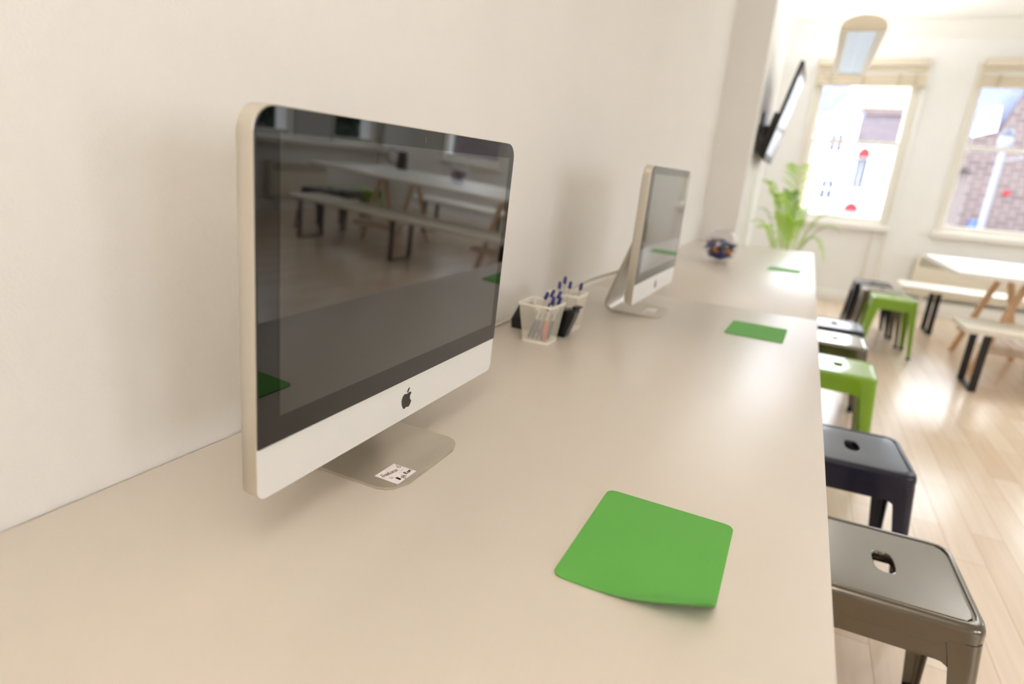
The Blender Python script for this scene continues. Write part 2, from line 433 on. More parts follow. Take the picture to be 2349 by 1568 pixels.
# ------------------------------------------------------------------ desktop computers
def svgpath(d):
    """relative cubic path -> list of closed outlines"""
    import re
    out = []; cur = []; x = y = 0.0
    for cmd, args in re.findall(r'([MmCcZz])([^MmCcZz]*)', d):
        v = [float(q) for q in re.findall(r'-?\d*\.?\d+', args)]
        if cmd == 'M':
            x, y = v; cur = [(x, y)]
        elif cmd == 'c':
            for i in range(0, len(v), 6):
                a = v[i:i + 6]
                seg = bez((x, y), (x + a[0], y + a[1]), (x + a[2], y + a[3]), (x + a[4], y + a[5]), 6)
                cur += seg[1:]; x += a[4]; y += a[5]
        else:
            if math.hypot(cur[0][0] - cur[-1][0], cur[0][1] - cur[-1][1]) < 1e-3: cur.pop()
            out.append(cur); cur = []
    return out
LOGO = svgpath("M12.152 6.896c-.948 0-2.415-1.078-3.96-1.04-2.04.027-3.91 1.183-4.961 3.014-2.117 3.675-.546 9.103 1.519 12.09 1.013 1.454 2.208 3.09 3.792 3.039 1.52-.065 2.09-.987 3.935-.987 1.831 0 2.35.987 3.96.948 1.637-.026 2.676-1.48 3.676-2.948 1.156-1.688 1.636-3.325 1.662-3.415-.039-.013-3.182-1.221-3.22-4.857-.026-3.04 2.48-4.494 2.597-4.559-1.429-2.09-3.623-2.324-4.39-2.376-2-.156-3.675 1.09-4.61 1.09zM15.53 3.83c.843-1.012 1.4-2.427 1.245-3.83-1.207.052-2.662.805-3.532 1.818-.78.896-1.454 2.338-1.273 3.714 1.338.104 2.715-.688 3.559-1.701z")

def ribbon(bm, pts, w, T):
    """flat pen stroke; pts 2-D, T maps (u, v) to 3-D"""
    pts = [Vector((p[0], p[1])) for p in pts]
    prev = None
    for i, p in enumerate(pts):
        d = pts[min(i + 1, len(pts) - 1)] - pts[max(i - 1, 0)]
        if d.length < 1e-9: continue
        d.normalize(); nrm = Vector((-d.y, d.x)) * w / 2
        a, b = bm.verts.new(T(p + nrm)), bm.verts.new(T(p - nrm))
        if prev: bm.faces.new((prev[0], prev[1], b, a))
        prev = (a, b)

GLY = {  # simple hand-lettered strokes in a unit cell (x 0..1, y 0 base .. 1 cap)
    'F': [[(.1, 0), (.25, 1)], [(.2, 1), (.95, 1.02)], [(.15, .5), (.75, .55)]],
    'r': [[(.1, .6), (.15, 0)], [(.13, .35), (.4, .6), (.75, .58)]],
    'e': [[(.1, .3), (.7, .38), (.65, .58), (.35, .6), (.1, .3), (.25, .02), (.8, .1)]],
    'l': [[(.35, 1.05), (.2, .3), (.35, 0), (.6, .05)]],
    'a': [[(.75, .55), (.35, .58), (.1, .25), (.35, 0), (.7, .3), (.75, .55), (.7, .1), (.9, 0)]],
    'n': [[(.1, .58), (.15, 0)], [(.15, .3), (.45, .58), (.7, .45), (.75, 0)]],
    'c': [[(.8, .5), (.45, .6), (.12, .3), (.4, 0), (.85, .1)]],
    '6': [[(.6, 1), (.25, .7), (.1, .3), (.3, 0), (.7, .05), (.85, .3), (.6, .48), (.15, .3)]],
    '8': [[(.7, .85), (.35, 1), (.15, .75), (.7, .3), (.55, 0), (.2, .1), (.3, .4), (.75, .75), (.7, .85)], [(.2, .2), (.7, .7)], [(.3, .1), (.75, .55)], [(.2, .5), (.6, .95)]],
    'g': [[(.7, .5), (.35, .58), (.15, .25), (.4, .05), (.7, .35), (.75, .5), (.65, -.4), (.3, -.45), (.15, -.2)]],
    'b': [[(.2, 1), (.2, 0)], [(.2, .35), (.55, .55), (.8, .3), (.55, 0), (.2, .08)]],
    'R': [[(.15, 0), (.25, 1), (.7, .95), (.65, .6), (.25, .5), (.85, 0)], [(.15, .1), (.4, .9)]],
    'm': [[(.05, .55), (.1, 0)], [(.1, .35), (.35, .58), (.45, .05)], [(.45, .35), (.75, .58), (.9, .02)]],
}
def write(bm, text, u, v, size, w, T, ang=0.0, adv=.62):
    ca, sa = math.cos(ang), math.sin(ang); x = 0.0
    for ch in text:
        for st in GLY.get(ch, []):
            pts = catmull([(px * size * .62 + x, py * size, 0) for px, py in st], 4)
            ribbon(bm, [(u + p.x * ca - p.y * sa, v + p.x * sa + p.y * ca) for p in pts], w, T)
        x += size * adv
    return

def computer(name, label, loc, rz, tilt, foot_dy=0.0):
    """all-in-one computer. local +X faces the room, Y along the width, origin on the desk below the chin edge"""
    t = thing(name, label, 'computer', loc, rz, 'all-in-one computers on the desks')
    WD, HT, ZB, G = .527, .389, .0625, .060
    ct, st = math.cos(tilt), math.sin(tilt)
    def D(x, y, s):                                  # display frame -> local
        return (x * ct + s * st, y, ZB + s * ct - x * st)
    # aluminium shell
    ol = rrect(WD, HT, (.012, .012, .024, .024), 7, (0, HT / 2))
    def loop(sc, x, ins=0.0):
        out = []
        for y, s in ol:
            yy = y * sc; ss = HT / 2 + (s - HT / 2) * sc
            if ins: yy -= math.copysign(min(ins, abs(yy)), yy); ss -= math.copysign(min(ins, abs(ss - HT / 2)), ss - HT / 2)
            out.append(D(x, yy, ss))
        return out
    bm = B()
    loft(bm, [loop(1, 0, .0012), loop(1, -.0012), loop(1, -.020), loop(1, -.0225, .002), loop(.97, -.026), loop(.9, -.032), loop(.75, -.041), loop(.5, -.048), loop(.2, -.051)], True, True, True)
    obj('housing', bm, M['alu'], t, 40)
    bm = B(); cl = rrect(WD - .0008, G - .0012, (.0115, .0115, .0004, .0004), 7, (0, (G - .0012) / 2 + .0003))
    loft(bm, [[D(-.0004, y, q) for y, q in cl], [D(.0003, y, q) for y, q in cl]], True, True, True); obj('chin_panel', bm, M['chin'], t, 20)  # thin overlay carrying the painted-in lit tone of the front
    # black front glass
    bm = B(); gh = HT - G - .001
    gl = rrect(WD - .0016, gh, (.0005, .0005, .0235, .0235), 7, (0, G + gh / 2))
    loft(bm, [[D(-.0005, y, s) for y, s in gl], [D(.0014, y, s) for y, s in gl], [D(.0018, y * .9993, G + gh / 2 + (s - G - gh / 2) * .9993) for y, s in gl]], True, True, True)
    glass = obj('glass_panel', bm, M['bezel'], t, 20)
    bm = B(); y0, y1, s0, s1 = -WD / 2 + .028, WD / 2 - .0185, .089, .3665
    bm.faces.new([bm.verts.new(D(.0021, *p)) for p in ((y0, s0), (y1, s0), (y1, s1), (y0, s1))]); obj('display', bm, M['lcd'], glass, None)
    bm = B(); bx(bm, 0, .0002, -.001, .001, -.0035, .0035)
    for v in bm.verts: v.co = Vector(D(.0019 + v.co.x, v.co.y, HT - .013 + v.co.z))
    obj('camera_slot', bm, M['tvbez'], glass, None)
    # logo
    bm = B(); k = .030 / 24
    for o in LOGO:
        bm.faces.new([bm.verts.new(D(.0004, (x - 12) * k, .0305 + (12 - y) * k)) for x, y in o])
    bmesh.ops.triangulate(bm, faces=bm.faces[:]); obj('logo_emblem', bm, M['logo'], t, None)
    # L-shaped stand
    prof = [(.049, .0022), (.040, .0022), (.032, .0022), (.022, .0022), (.012, .0022), (.0, .0022), (-.04, .0022), (-.085, .003)]
    prof += [(q[0], q[1]) for q in bez((-.085, .003), (-.118, .003), (-.130, .018), (-.122, .040), 8)[1:]]
    prof += [(-.1095, .078), (-.0965, .117), (-.0843, .153), (-.072, .19), (-.060, .226)]
    lo, hi = [], []
    loops = []; n = len(prof)
    for i, p in enumerate(prof):
        a, b = prof[max(i - 1, 0)], prof[min(i + 1, n - 1)]
        d = Vector((b[0] - a[0], b[1] - a[1])).normalized(); nn = Vector((d.y, -d.x)) if False else Vector((-d.y, d.x))
        th = .0019 if i < 6 else (.0019 + .0030 * min(1, (i - 6) / 6))
        s = .049 - p[0]; r = .034
        w = .0905 if s >= r else .0905 - r + math.sqrt(max(r * r - (r - s) ** 2, 0))
        q0 = (p[0] + nn.x * th, p[1] + nn.y * th); q1 = (p[0] - nn.x * th, p[1] - nn.y * th)
        loops.append([(q0[0], -w + foot_dy, q0[1]), (q0[0], w + foot_dy, q0[1]), (q1[0], w + foot_dy, q1[1]), (q1[0], -w + foot_dy, q1[1])])
    bm = B(); loft(bm, loops, True, True, True)
    s = obj('stand', bm, M['alufoot'], t, 40)
    cb = B(); tube(cb, [(-.18, foot_dy, .105), (-.02, foot_dy, .165)], .021, 24); cut = obj('cutter', cb, M['alu'], None)
    mod = s.modifiers.new('hole', 'BOOLEAN'); mod.object = cut; mod.operation = 'DIFFERENCE'; mod.solver = 'EXACT'
    bpy.context.view_layer.update()
    me = bpy.data.meshes.new_from_object(s.evaluated_get(bpy.context.evaluated_depsgraph_get()))
    s.modifiers.clear(); old = s.data; s.data = me; bpy.data.meshes.remove(old); me.name = 'stand'
    bpy.data.objects.remove(cut)
    bm = B(); tube(bm, [(-.064, -.045 + foot_dy, .222), (-.064, .045 + foot_dy, .222)], .011, 16); bx(bm, -.066, -.036, -.03 + foot_dy, .03 + foot_dy, .214, .234); obj('hinge', bm, M['alufoot'], t)
    return t, s

a, st1 = computer('desktop_computer', 'silver all-in-one computer with black screen in the foreground, label on its foot', (.2515, .650, DT), math.radians(0.9), math.radians(2.4), -.001)
# sticky label on the foot of the near computer (corner A = x .261 y .577 ... in world)
inv = a.matrix_basis.inverted()
LX0, LY0, LW, LHt = .2550, .5785, .0425, .0385
def lab(z):
    return lambda p: inv @ Vector((LX0 + (1 - p[1]) * LHt + .001 * p[0] * 0, LY0 + p[0] * LW, DT + z))
bm = B(); T0 = lab(.0043)
bm.faces.new([bm.verts.new(T0(Vector(p))) for p in ((0, 0), (1, 0), (1, 1), (0, 1))]); pl = obj('paper_label', bm, M['paper'], st1, None)
bm = B(); T1 = lab(.0046); w_ = .017
write(bm, 'Freelance', .08, .68, .19, w_, T1, -.2, .365)
write(bm, '6', .83, .64, .22, w_, T1, -.2)
write(bm, '8', .22, .12, .2, .03, T1, -.1); write(bm, 'gb', .37, .10, .19, w_, T1, -.05, .6); write(bm, 'Ram', .66, .14, .17, w_ * 1.2, T1, .08, .58)
obj('handwriting', bm, M['ink'], pl, None)
bm = B()
for pts in ([(.12, .45), (.2, .52), (.26, .46), (.18, .4), (.3, .4)], [(.15, .38), (.2, .5), (.25, .38)], [(.72, .50), (.78, .44), (.82, .5), (.88, .45), (.92, .5)], [(.47, .93), (.55, .95)]):
    ribbon(bm, [(q.x, q.y) for q in catmull([(u, v, 0) for u, v in pts], 4)], .009, T1)
obj('faded_scribble', bm, M['inkgrey'], pl, None)

a2, st2 = computer('desktop_computer', 'silver all-in-one computer seen edge-on beyond the mesh pen pots', (.3125, 1.930, DT), math.radians(-0.9), math.radians(1.0), -.012)
inv = a2.matrix_basis.inverted()
# curled paper note on its foot
bm = B(); loops = []
for i in range(9):
    u = i / 8; z = .0046 + .010 * max(0, u - .45) ** 1.5
    loops.append([inv @ Vector((.298 + .035 * v / 6, 1.868 + .062 * u, DT + z + .004 * (v / 6) * max(0, u - .3))) for v in range(7)])
loft(bm, loops, False); pn = obj('paper_label', bm, M['paper'], st2, 60)
bm = B(); T2 = lambda p: inv @ Vector((.300 + (1 - p[1]) * .032, 1.870 + p[0] * .03, DT + .0055))
for k in range(3): ribbon(bm, [(.05 + .1 * i, .15 + .28 * k + (.09 if i % 2 else -.09)) for i in range(10)], .07, T2)
obj('handwriting', bm, M['ink'], pn, None)

# power cable of the far computer
bm = B()
tube(bm, catmull([(.262, 1.915, DT + .150), (.226, 1.915, DT + .137), (.200, 1.86, DT + .122), (.165, 1.80, DT + .108), (.125, 1.745, DT + .088), (.09, 1.71, DT + .060), (.055, 1.68, DT + .022), (.035, 1.66, DT + .0058), (.022, 1.58, DT + .0058), (.016, 1.45, DT + .0058), (.012, 1.25, DT + .0058)], 6), .0044, 8)
tag(obj('power_cable', bm, M['cable']), 'off-white power cable running from behind the far computer to the wall', 'cable')

# ------------------------------------------------------------------ mouse mats
def mousemat(label, cx, cy, w, l, rz, curl=0.0):
    bm = B(); n = 26; m = 26; th = .0018
    r = .011
    def P(i, j, top):
        u = -w / 2 + w * i / n; v = -l / 2 + l * j / m
        # round the corners by pulling grid points inside
        du, dv = abs(u) - (w / 2 - r), abs(v) - (l / 2 - r)
        if du > 0 and dv > 0:
            k = max(du, dv); dd = math.hypot(du, dv)
            u = math.copysign(w / 2 - r + du * k / dd, u); v = math.copysign(l / 2 - r + dv * k / dd, v)
        z = 0.0
        d = (u / (w / 2) * .35 - v / (l / 2)) - .78
        if curl and d > 0: z = curl * d * d * 9
        return (u, v, z + (th if top else 0.0002))
    V = {}
    for top in (0, 1):
        for i in range(n + 1):
            for j in range(m + 1): V[i, j, top] = bm.verts.new(P(i, j, top))
    for i in range(n):
        for j in range(m):
            bm.faces.new([V[i, j, 1], V[i + 1, j, 1], V[i + 1, j + 1, 1], V[i, j + 1, 1]])
            bm.faces.new([V[i, j, 0], V[i, j + 1, 0], V[i + 1, j + 1, 0], V[i + 1, j, 0]])
    for i in range(n):
        for j in (0, m): bm.faces.new([V[i, j, 0], V[i + 1, j, 0], V[i + 1, j, 1], V[i, j, 1]])
    for j in range(m):
        for i in (0, n): bm.faces.new([V[i, j, 0], V[i, j + 1, 0], V[i, j + 1, 1], V[i, j, 1]])
    o = obj('mouse_mat', bm, M['mat'], None, 40)
    o.location = (cx, cy, DT); o.rotation_euler = (0, 0, rz)
    return tag(o, label, 'mouse mat', 'green mouse mats on the desks')
mousemat('largest green mouse mat, in front of the foreground computer, one corner curling up', .618, .6265, .165, .209, 0.0, .012)
mousemat('green mouse mat in front of the far computer, near the desk edge', .641, 1.900, .161, .195, math.radians(-2), 0)
mousemat('small-looking green mouse mat at the far end of the desk past the bowl', .662, 3.545, .161, .150, math.radians(-6), 0)

# ------------------------------------------------------------------ mesh pots and pens
def pot(label, x0, x1, y0, y1, h, flare):
    """open square wire-mesh pot standing on base rectangle"""
    t = thing('pen_pot', label, 'pen pot', ((x0 + x1) / 2, (y0 + y1) / 2, DT), 0, 'white wire mesh pen pots')
    hx, hy = (x1 - x0) / 2, (y1 - y0) / 2
    def ring(z, add, r=.006): return [(x, y, z) for x, y in rrect(2 * (hx + add), 2 * (hy + add), r, 3)]
    bm = B(); loft(bm, [ring(0, .002), ring(.006, .002), ring(.006, 0), ring(.002, 0)], True, True, True); obj('base', bm, M['potrim'], t)
    bm = B()
    uvl = bm.loops.layers.uv.new('UVMap')
    def corner(k, z, add):
        sx, sy = ((-1, -1), (1, -1), (1, 1), (-1, 1))[k]
        return Vector((sx * (hx + add), sy * (hy + add), z))
    for k in range(4):
        k2 = (k + 1) % 4
        ps = [corner(k, .005, 0), corner(k2, .005, 0), corner(k2, h, flare), corner(k, h, flare)]
        f = bm.faces.new([bm.verts.new(p) for p in ps])
        L0 = (ps[1] - ps[0]).length; L1 = (ps[2] - ps[3]).length
        for lp, uv in zip(f.loops, ((-L0 / 2 + .3 * k, 0), (L0 / 2 + .3 * k, 0), (L1 / 2 + .3 * k, h), (-L1 / 2 + .3 * k, h))): lp[uvl].uv = uv
    obj('mesh_side', bm, M['potwire'], t, None)
    bm = B()
    loft(bm, [ring(h + .0015, flare + .0022), ring(h + .0015, flare - .0008), ring(h - .004, flare - .0012), ring(h - .004, flare + .0022), ring(h + .0015, flare + .0022)], True); obj('rim', bm, M['potrim'], t)
    return t
pot('front white wire mesh pen pot with pens, beside the black tape dispenser', .126, .192, 1.326, 1.392, .098, .011)
pot('rear white wire mesh pen pot standing behind the black tape dispenser', .128, .194, 1.500, 1.566, .098, .011)

def pen(label, group, base, top, ink='penblue'):
    """pen standing on its cap, blue end button up"""
    base, top = Vector(base), Vector(top); d = (top - base)
    L = d.length; q = d.to_track_quat('Z', 'Y')
    o = thing('pen', label, 'pen', base, 0, group); o.rotation_mode = 'QUATERNION'; o.rotation_quaternion = q
    bm = B(); lathe(bm, [(.0034, .048), (.0036, .06), (.0036, L - .013)], 8, (0, 0, 0), True, True); obj('barrel', bm, M['penwhite'], o)
    bm = B(); lathe(bm, [(.002, 0), (.004, .003), (.0045, .010), (.0046, .048), (.0042, .050)], 10, (0, 0, 0), True, True)
    bx(bm, .0044, .0058, -.0014, .0014, .012, .052); obj('cap', bm, M[ink], o)
    bm = B(); lathe(bm, [(.0044, L - .021), (.0050, L - .018), (.0048, L - .005), (.0030, L)], 10, (0, 0, 0), True, True); obj('end_button', bm, M['penblue'], o)
    return o
PL = 'pens in the front mesh pot'
lab1 = 'blue and white pen standing on its cap in the front mesh pot'
for bx_, by_, tx, ty, tz in ((.137, 1.338, .166, 1.372, .124), (.148, 1.336, .178, 1.381, .130), (.160, 1.336, .194, 1.388, .128), (.171, 1.339, .187, 1.362, .116), (.181, 1.356, .201, 1.372, .116)):
    pen(lab1, PL, (bx_, by_, DT + .007), (tx, ty, DT + tz))
pen('orange-capped pen standing on its cap in the front mesh pot', PL, (.182, 1.333, DT + .007), (.177, 1.362, DT + .098), 'penred')
lab3 = 'blue and white pen standing on its cap in the rear mesh pot'
for bx_, by_, tx, ty, tz in ((.146, 1.525, .142, 1.552, .137), (.137, 1.515, .130, 1.545, .122), (.160, 1.52, .161, 1.546, .127), (.180, 1.53, .192, 1.550, .127)):
    pen(lab3, 'pens in the rear mesh pot', (bx_, by_, DT + .007), (tx, ty, DT + tz))

# black tape dispenser between the pots
t = thing('tape_dispenser', 'black plastic tape dispenser on the desk between the two mesh pen pots', 'tape dispenser', (.14, 1.440, DT))
bm = B()
pr_ = [(-.092, 0), (-.094, .024), (-.074, .066), (-.05, .070), (-.02, .055), (.02, .055), (.05, .072), (.078, .080), (.086, .070), (.077, .04), (.062, 0)]
loops = []
for y, ins in ((-.021, .004), (-.018, 0), (.018, 0), (.021, .004)):
    loops.append([(x * (1 - ins * 8), y, .036 + (z - .036) * (1 - ins * 16) if ins else z) for x, z in pr_])
loft(bm, loops, True, True, True)
obj('body', bm, M['blackp'], t, 30)
bm = B(); tube(bm, [(0, -.012, .071), (0, .012, .071)], .028, 24); obj('tape_roll', bm, M['penwhite'], t)
bm = B(); bx(bm, .074, .094, -.014, .014, .080, .085, .001); obj('cutter_blade', bm, M['blackp'], t)

# ------------------------------------------------------------------ glass bowls of sweets
def make_sweet(mname):
    bm = B()
    bmesh.ops.create_uvsphere(bm, u_segments=12, v_segments=8, radius=1)
    for v in bm.verts: v.co = Vector((v.co.x * .017, v.co.y * .0115, v.co.z * .0105))
    for s in (-1, 1):
        ring = []
        c = bm.verts.new((s * .0155, 0, 0))
        for k in range(9):
            a = PI * 2 * k / 9
            ring.append(bm.verts.new((s * (.024 + .0015 * (k % 2)), .009 * math.cos(a), .009 * math.sin(a) * .6)))
        for k in range(9): bm.faces.new((c, ring[k], ring[(k + 1) % 9]))
    return bm
PROTO = {}
def bowl(label, loc, R, where, n):
    t = thing('sweet_bowl', label, 'bowl', loc, 0, 'glass bowls of sweets')
    bm = B(); prof = []
    a0 = math.asin(.45)
    for k in range(21):
        a = -PI / 2 + .42 + (PI / 2 - .42 + 1.02) * k / 20
        prof.append((R * math.cos(a), R * math.sin(a) + R * .92))
    z_t = prof[-1][1]; r_t = prof[-1][0]
    full = [(.001, .004), (prof[0][0] * .9, .0015)] + prof + [(r_t + .004, z_t + .006), (r_t + .010, z_t + .010), (r_t + .0105, z_t + .012), (r_t + .007, z_t + .0115), (r_t, z_t + .006)]
    lathe(bm, full, 40); obj('glass_shell', bm, M['bowl'], t, 60)
    rng = random.Random(int(R * 1e4) + n); pts = []; tries = 0
    cz = R * .92
    while len(pts) < n and tries < 20000:
        tries += 1
        p = Vector((rng.uniform(-1, 1), rng.uniform(-1, 1), rng.uniform(-1, .42))) * (R - .0265)
        if p.length > R - .0265: continue
        if p.z + cz < .016: continue
        if all((p - q).length > .0185 for q in pts): pts.append(p)
    kinds = ['blue', 'blue', 'dark', 'orange', 'white', 'lightblue', 'purple', 'blue', 'dark']
    names = dict(blue='royal blue', dark='dark brown', orange='orange', white='white', lightblue='light blue', purple='purple')
    for i, p in enumerate(pts):
        k = kinds[rng.randrange(len(kinds))]
        if k not in PROTO:
            o = obj('wrapped_sweet', make_sweet(k), M['sw_' + k], None, 50); PROTO[k] = o
        else:
            o = PROTO[k].copy(); C.objects.link(o)
        o.location = Vector(loc) + p + Vector((0, 0, cz)); o.rotation_euler = (rng.uniform(-.4, .4), rng.uniform(-.5, .5), rng.uniform(0, 6.28))
        tag(o, '%s wrapped sweet in the glass bowl %s' % (names[k], where), 'sweet', 'sweets in the glass bowl ' + where)
bowl('round glass bowl of wrapped sweets at the far end of the desk', (.315, 3.53, DT), .094, 'on the desk', 120)
bowl('round glass bowl of sweets on the white table, seen mirrored in the nearer screen', (2.86, 5.45, .731), .094, 'on the white table', 60)

# ------------------------------------------------------------------ metal stools
def stool_parts(m, root):
    HS, A, Bs = .43, .1475, .178
    N = 72
    def sq(h, r, ang):
        """rounded square boundary point at polar angle"""
        c, s = math.cos(ang), math.sin(ang)
        k = h / max(abs(c), abs(s)); x, y = c * k, s * k
        q = h - r
        if abs(x) > q and abs(y) > q:        # intersect with corner arc
            cx, cy = math.copysign(q, x), math.copysign(q, y)
            b = c * cx + s * cy; cc = cx * cx + cy * cy - r * r
            k = b + math.sqrt(max(b * b - cc, 0)); x, y = c * k, s * k
        return x, y
    def slot(hx, hy, ang):
        c, s = math.cos(ang), math.sin(ang)
        # superellipse slot
        k = (abs(c / hx) ** 2.8 + abs(s / hy) ** 2.8) ** (-1 / 2.8)
        return c * k, s * k
    angs = [2 * PI * (i + .5) / N for i in range(N)]
    def S(h, r, z): return [(*sq(h, r, a), z) for a in angs]
    def SL(hx, hy, z): return [(*slot(hx, hy, a), z) for a in angs]
    loops = [S(A + .001, .03, HS - .042), S(A + .001, .03, HS - .016), S(A, .031, HS - .008), S(A - .003, .031, HS - .003), S(A - .008, .03, HS), S(A - .013, .028, HS),
             S(A - .0145, .027, HS - .004), S(A - .0185, .024, HS - .0045), S(A - .0205, .022, HS - .0015), S(A - .05, .02, HS - .0008), SL(.024, .042, HS - .001), SL(.0205, .0385, HS - .0012), SL(.0185, .0365, HS - .004), SL(.0178, .0358, HS - .016)]
    bm = B(); loft(bm, loops, True); obj('seat', bm, m, root, 50)
    # apron: four pressed side panels with an arched lower edge
    bm = B(); a = A - .0015
    for k in range(4):
        R = Matrix.Rotation(k * PI / 2, 4, 'Z')
        top, low = [], []
        for i in range(25):
            u = -.107 + .214 * i / 24
            e = min(1.0, (abs(u) - .082) / .025) if abs(u) > .082 else 0
            zl = HS - .083 - .016 * e * e
            off = .0045 * (HS - .042 - zl) / .06
            top.append(R @ Vector((u, -a, HS - .036))); low.append(R @ Vector((u, -a - off, zl)))
        for s in (0, 1):
            pass
        tv = [bm.verts.new(p) for p in top]; lv = [bm.verts.new(p) for p in low]
        inn = R.to_3x3() @ Vector((0, .006, 0)); iv = [bm.verts.new(Vector(p) + inn) for p in low]
        for i in range(24):
            bm.faces.new((tv[i], tv[i + 1], lv[i + 1], lv[i])); bm.faces.new((lv[i], lv[i + 1], iv[i + 1], iv[i]))
        # seam rib
        mid = [R @ Vector((u, -a - .0012, HS - .052)) for u in (-.085, .085)]; mid2 = [R @ Vector((u, -a - .0012, HS - .0535)) for u in (.085, -.085)]
        bm.faces.new([bm.verts.new(p) for p in mid + mid2])
    obj('apron', bm, m, root, 40)
    for k in range(4):
        R = Matrix.Rotation(k * PI / 2, 4, 'Z')
        loops = []
        for i in range(12):
            f = i / 11; z = HS - .036 - (HS - .036 - .012) * f
            h = A + .0012 + (Bs - A) * f; wd = .062 - .036 * (f ** .7); r = .028 - .014 * f; th = .004
            def prof(h, wd, r):
                pts = [(h - r - (wd - r), h)]
                for q in range(7):
                    an = PI / 2 - PI / 2 * q / 6; pts.append((h - r + r * math.cos(an), h - r + r * math.sin(an)))
                pts.append((h, h - wd)); return pts
            o_ = prof(h, wd, r); i_ = prof(h - th, wd - th, max(r - th, .002))
            pts = o_ + list(reversed(i_))
            loops.append([R @ Vector((x, y, z)) for x, y in pts])
        bm = B(); loft(bm, loops, True, True, True); lg = obj('leg', bm, m, root, 40)
        bm = B(); c = Bs - .012
        box(bm, (0, 0, .007), (.03, .03, .014), R @ Matrix.Translation((c, c, 0)), .003); obj('rubber_foot', bm, M['rubber'], lg)
    bm = B()
    for k in (0, 1):
        R = Matrix.Rotation(PI / 4 + k * PI / 2, 4, 'Z')
        box(bm, (0, 0, HS - .075 - .006 * k), (.40, .022, .004), R)
    obj('brace', bm, M['brace'], root)
    return root
STOOL = {}
def stool(kind, label, x, y, rz, group):
    if kind not in STOOL:
        r = thing('metal_stool', label, 'stool', (x, y, 0), rz, group); stool_parts(M[kind], r); STOOL[kind] = r
        return r
    r = dup(STOOL[kind]); r.location = (x, y, 0); r.rotation_euler = (0, 0, rz); tag(r, label, 'stool', group)
    return r
G1 = 'metal stools tucked along the desk edge'
stool('gun', 'brown gunmetal stool nearest the bottom corner of the photo, tucked at the desk', .986, 1.306, math.radians(2.5), G1)
stool('navy', 'glossy navy stool at the desk, just behind the front gunmetal one', .962, 1.935, math.radians(4), G1)
stool('green', 'lime green stool tucked at the desk edge behind the navy one', .961, 2.90, math.radians(-1), G1)
stool('gun', 'gunmetal stool at the desk behind the lime green one', .966, 3.455, math.radians(0), G1)
stool('navy', 'navy stool farthest along the desk edge, beyond a gunmetal one', .976, 3.86, math.radians(1), G1)
G2 = 'metal stools in a row by the near end of the white table'
stool('green', 'lime green stool standing free on the floor, in front of two darker stools', 1.430, 5.330, math.radians(1), G2)
stool('gun', 'gunmetal stool on the floor between the free-standing green stool and a navy one', 1.388, 5.690, math.radians(1), G2)
stool('navy', 'navy stool rearmost of the row on the floor before the far wall', 1.352, 6.050, math.radians(1), G2)
G3 = 'metal stools at the far end of the table, mirrored in the nearer screen'
stool('navy', 'navy stool past the far end of the table, mirrored in the nearer screen', 4.30, 5.12, .0, G3)
stool('gun', 'gunmetal stool past the far end of the table, mirrored in the nearer screen', 4.30, 5.50, .0, G3)
stool('green', 'lime green stool past the far end of the table, mirrored in the nearer screen', 4.30, 5.88, .0, G3)

# ------------------------------------------------------------------ trestle table and benches
t = thing('trestle_table', 'long white trestle table on beech trestles, right side of the room', 'table', (2.88, 5.33, 0))
bm = B(); bx(bm, -1.22, 1.22, -.64, .64, .700, .730, .002); obj('table_top', bm, M['table'], t)
for cx in (-.70, .67):
    bm = B(); bx(bm, cx - .03, cx + .03, -.22, .48, .655, .6995, .004); tr = obj('trestle', bm, M['beech'], t)
    for sy in (-1, 1):
        for sx in (-1, 1):
            bm = B()
            d0 = Vector((cx + sx * .018, .13 + sy * .30, .69)); d1 = Vector((cx + sx * .198, .145 + sy * .325, 0.0))
            ax = (d1 - d0).normalized(); ex = Vector((1, 0, 0)); ex = (ex - ax * ex.dot(ax)).normalized(); ey = ax.cross(ex)
            lp = []
            for p, w1, w2 in ((d0, .022, .011), (d1, .022, .011)):
                lp.append([p + ex * sxx * w1 + ey * syy * w2 for sxx, syy in ((-1, -1), (1, -1), (1, 1), (-1, 1))])
            for q in lp[1]: q.z = 0.0
            loft(bm, lp, True, True, True); obj('leg', bm, M['beech'], tr)
    bm = B(); zz = .19
    for y in (-.29, .51): bx(bm, cx - .20, cx + .24, y - .012, y + .012, zz - .022, zz + .022, .003)
    for k in range(7): bx(bm, cx - .19 + .065 * k - .02, cx - .19 + .065 * k + .02, -.30, .52, zz + .0225, zz + .034, .002)
    obj('slatted_shelf', bm, M['slat'], tr)

def bench(label, x0, x1, y0, y1, zt, legs):
    cx, cy = (x0 + x1) / 2, (y0 + y1) / 2
    t = thing('bench', label, 'bench', (cx, cy, 0), 0, 'white benches with black loop legs')
    bm = B(); bx(bm, x0 - cx, x1 - cx, y0 - cy, y1 - cy, zt - .035, zt, .003); obj('seat', bm, M['bench'], t)
    for lx in legs:
        bm = B(); w = .021; ya, yb = y0 - cy + .055, y1 - cy - .055; x = lx - cx
        bx(bm, x - w, x + w, ya, ya + .012, .006, zt - .035); bx(bm, x - w, x + w, yb - .012, yb, .006, zt - .035)
        bx(bm, x - w, x + w, ya, yb, 0, .008); bx(bm, x - w, x + w, ya, yb, zt - .041, zt - .0352)
        obj('loop_leg', bm, M['blacksteel'], t)
    return t
bench('white bench with black loop legs on the near side of the white table', 1.74, 4.15, 4.50, 4.93, .415, (1.875, 2.98, 4.05))
bench('white bench with black legs behind the white table, under the far windows', 1.61, 3.92, 6.27, 6.68, .415, (1.90, 2.75, 3.75))

